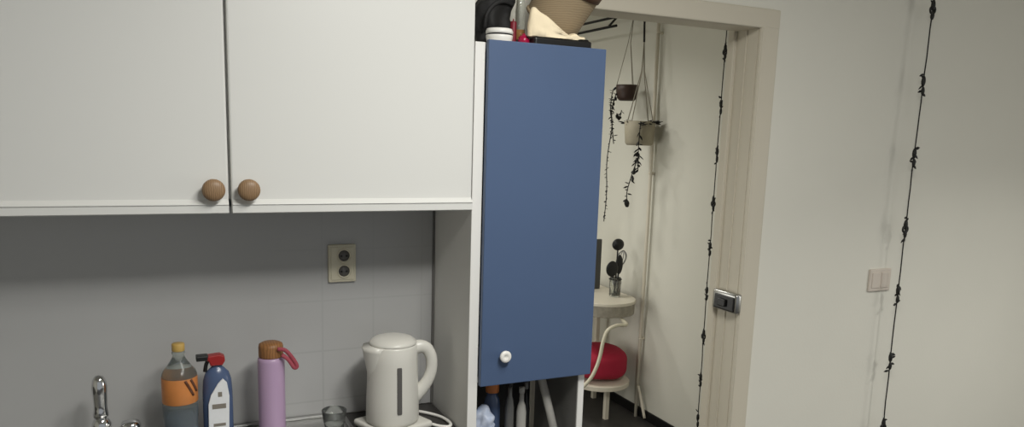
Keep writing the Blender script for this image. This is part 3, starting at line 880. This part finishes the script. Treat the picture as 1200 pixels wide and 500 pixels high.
b = nb(); blob(b, (0.936, 1.945, ZTOP + 0.0165), 0.0165, 0.0165, 0.0165, sub=3); lathe(b, [(0, 0.024), (0.004, 0.024), (0.004, 0.0355), (0, 0.0355)], (0.936, 1.945, ZTOP), 12)
single('bauble', b, M['crimson'], 'small round crimson bauble at the left end of the cream cloth', 'bauble')

# ------------------------------------------------------------------ things in the open compartment
ZS = 0.7182
def crumple(p):
    q = p.copy()
    q.z = 0.105 * (abs(q.z / 0.105) ** 0.7) * (1 if q.z > 0 else -1)
    return q
b = nb(); blob(b, (0.858, 1.972, ZS + 0.100), 0.030, 0.036, 0.095, 0.020, 34, 5, 2, crumple, ZS + 0.0005)
single('plastic_bag', b, M['bag'], 'crumpled white and blue plastic bag at the left of the open shelf', 'bag')
cb = thing('capped_bottle', 'blue bottle with a brownish orange cap on the open shelf', 'bottle', (0.905, 2.03, ZS))
c = (0.910, 2.03, ZS)
b = nb(); lathe(b, [(0, 0), (0.022, 0), (0.025, 0.004), (0.025, 0.175), (0.022, 0.195), (0.016, 0.205), (0.016, 0.215), (0, 0.215)], c, 30); obj('bottle_body', b, M['bluebottle'], cb)
b = nb(); lathe(b, [(0, 0.2155), (0.0195, 0.2155), (0.0205, 0.218), (0.0205, 0.270), (0.0185, 0.274), (0, 0.274)], c, 30); obj('cap', b, M['cap_orange'], cb)
def slim(name, label, x, y, r, h, m, capm, ch):
    t = thing(name, label, 'bottle', (x, y, ZS), 'slim bottles on the open shelf')
    c = (x, y, ZS)
    b = nb(); lathe(b, [(0, 0), (r * 0.92, 0), (r, 0.004), (r, h * 0.72), (r * 0.8, h * 0.82), (r * 0.5, h * 0.88), (r * 0.45, h), (0, h)], c, 26); obj('bottle_body', b, m, t)
    b = nb(); lathe(b, [(0, h + 0.0003), (r * 0.55, h + 0.0003), (r * 0.6, h + 0.003), (r * 0.6, h + ch), (0, h + ch + 0.001)], c, 22); obj('cap', b, capm, t)
slim('slim_bottle', 'slim dark grey bottle with black cap nearest the orange cap', 0.955, 2.0, 0.014, 0.235, M['dsteel'], M['black'], 0.02)
slim('slim_bottle', 'pale grey slim bottle in the middle of the open shelf', 0.990, 1.99, 0.015, 0.215, M['greytube'], M['greytube'], 0.018)
slim('slim_bottle', 'slim black bottle right of the pale grey one', 1.020, 2.02, 0.012, 0.215, M['black'], M['dsteel'], 0.02)
b = nb(); tube(b, [(1.116, 1.965, ZS + 0.013), (1.052, 1.995, ZS + 0.272)], 0.0125, 14); lathe(b, [(0, 0), (0.016, 0), (0.017, 0.008), (0.013, 0.014), (0, 0.014)], (1.113, 1.967, ZS), 18)
single('grey_rod', b, M['greytube'], 'grey rod leaning diagonally at the right of the open shelf', 'rod')

# ------------------------------------------------------------------ light
WARM = (1.0, 0.985, 0.935)
FILL_TINT = (1.0, 0.985, 0.95)
def area(name, loc, size, power, col, rot=(0, 0, 0), shape='DISK', spread=180):
    l = bpy.data.lights.new(name, 'AREA')
    l.shape = shape
    l.size = size
    l.energy = power
    l.color = col
    l.spread = math.radians(spread)
    o = bpy.data.objects.new(name, l)
    C.objects.link(o)
    o.location = loc
    o.rotation_euler = rot
    return o
area('kitchen_lamp_and_fill', (0.95, 1.0, 2.60), 0.35, 7, WARM)
area('kitchen_lamp_and_fill', (0.90, 0.6, 2.60), 0.35, 16.5, WARM)  # added overhead fill beside the lamp, no separate fitting known
area('kitchen_lamp_and_fill', (0.60, 0.3, 2.60), 0.35, 25, WARM)  # added overhead fill, farther from the wall for softer light
area('kitchen_lamp_and_fill', (3.40, 0.3, 2.60), 0.35, 25, WARM, spread=125)  # added downward fill for the right-hand wall
area('side_fill_light', (4.5, 0.2, 1.40), 1.0, 12.5, FILL_TINT, (PI / 2, 0, PI / 2))  # added fill from the right, no window known there
area('passage_lamp_and_fill', (1.60, 4.0, 2.60), 0.35, 9, WARM, spread=140)
area('passage_lamp_and_fill', (1.20, 5.0, 2.60), 0.35, 13, WARM)  # extra fill added in the next room, no second lamp known
area('passage_side_fill', (0.50, 3.6, 0.90), 1.0, 6.3, WARM, (PI / 2, 0, -PI / 2), 'SQUARE', 130)  # added low fill from the left, no window known in the passage
w = bpy.data.worlds.new('World')
S.world = w
w.use_nodes = True
bgn = w.node_tree.nodes['Background']
bgn.inputs['Color'].default_value = (0.92, 0.96, 1.0, 1)
bgn.inputs['Strength'].default_value = 0.35

# ------------------------------------------------------------------ camera
yaw, pitch, roll = math.radians(25.366), math.radians(-9.597), math.radians(1.793)
fw = Vector((math.sin(yaw) * math.cos(pitch), math.cos(yaw) * math.cos(pitch), math.sin(pitch)))
ri = Vector((math.cos(yaw), -math.sin(yaw), 0))
up = ri.cross(fw)
r2 = ri * math.cos(roll) + up * math.sin(roll)
u2 = -ri * math.sin(roll) + up * math.cos(roll)
cam = bpy.data.cameras.new('Camera')
co = bpy.data.objects.new('Camera', cam)
C.objects.link(co)
mw = Matrix(((r2.x, u2.x, -fw.x, 0), (r2.y, u2.y, -fw.y, 0), (r2.z, u2.z, -fw.z, 1.70), (0, 0, 0, 1)))
co.matrix_world = mw
cam.sensor_width = 36
cam.sensor_fit = 'HORIZONTAL'
cam.lens = 27.0
cam.shift_y = 60 / 1200
cam.clip_start = 0.02
S.camera = co
S.view_settings.view_transform = 'Standard'
S.view_settings.look = 'None'
S.view_settings.exposure = 0.0
S.view_settings.gamma = 1.0
S.view_settings.use_curve_mapping = False
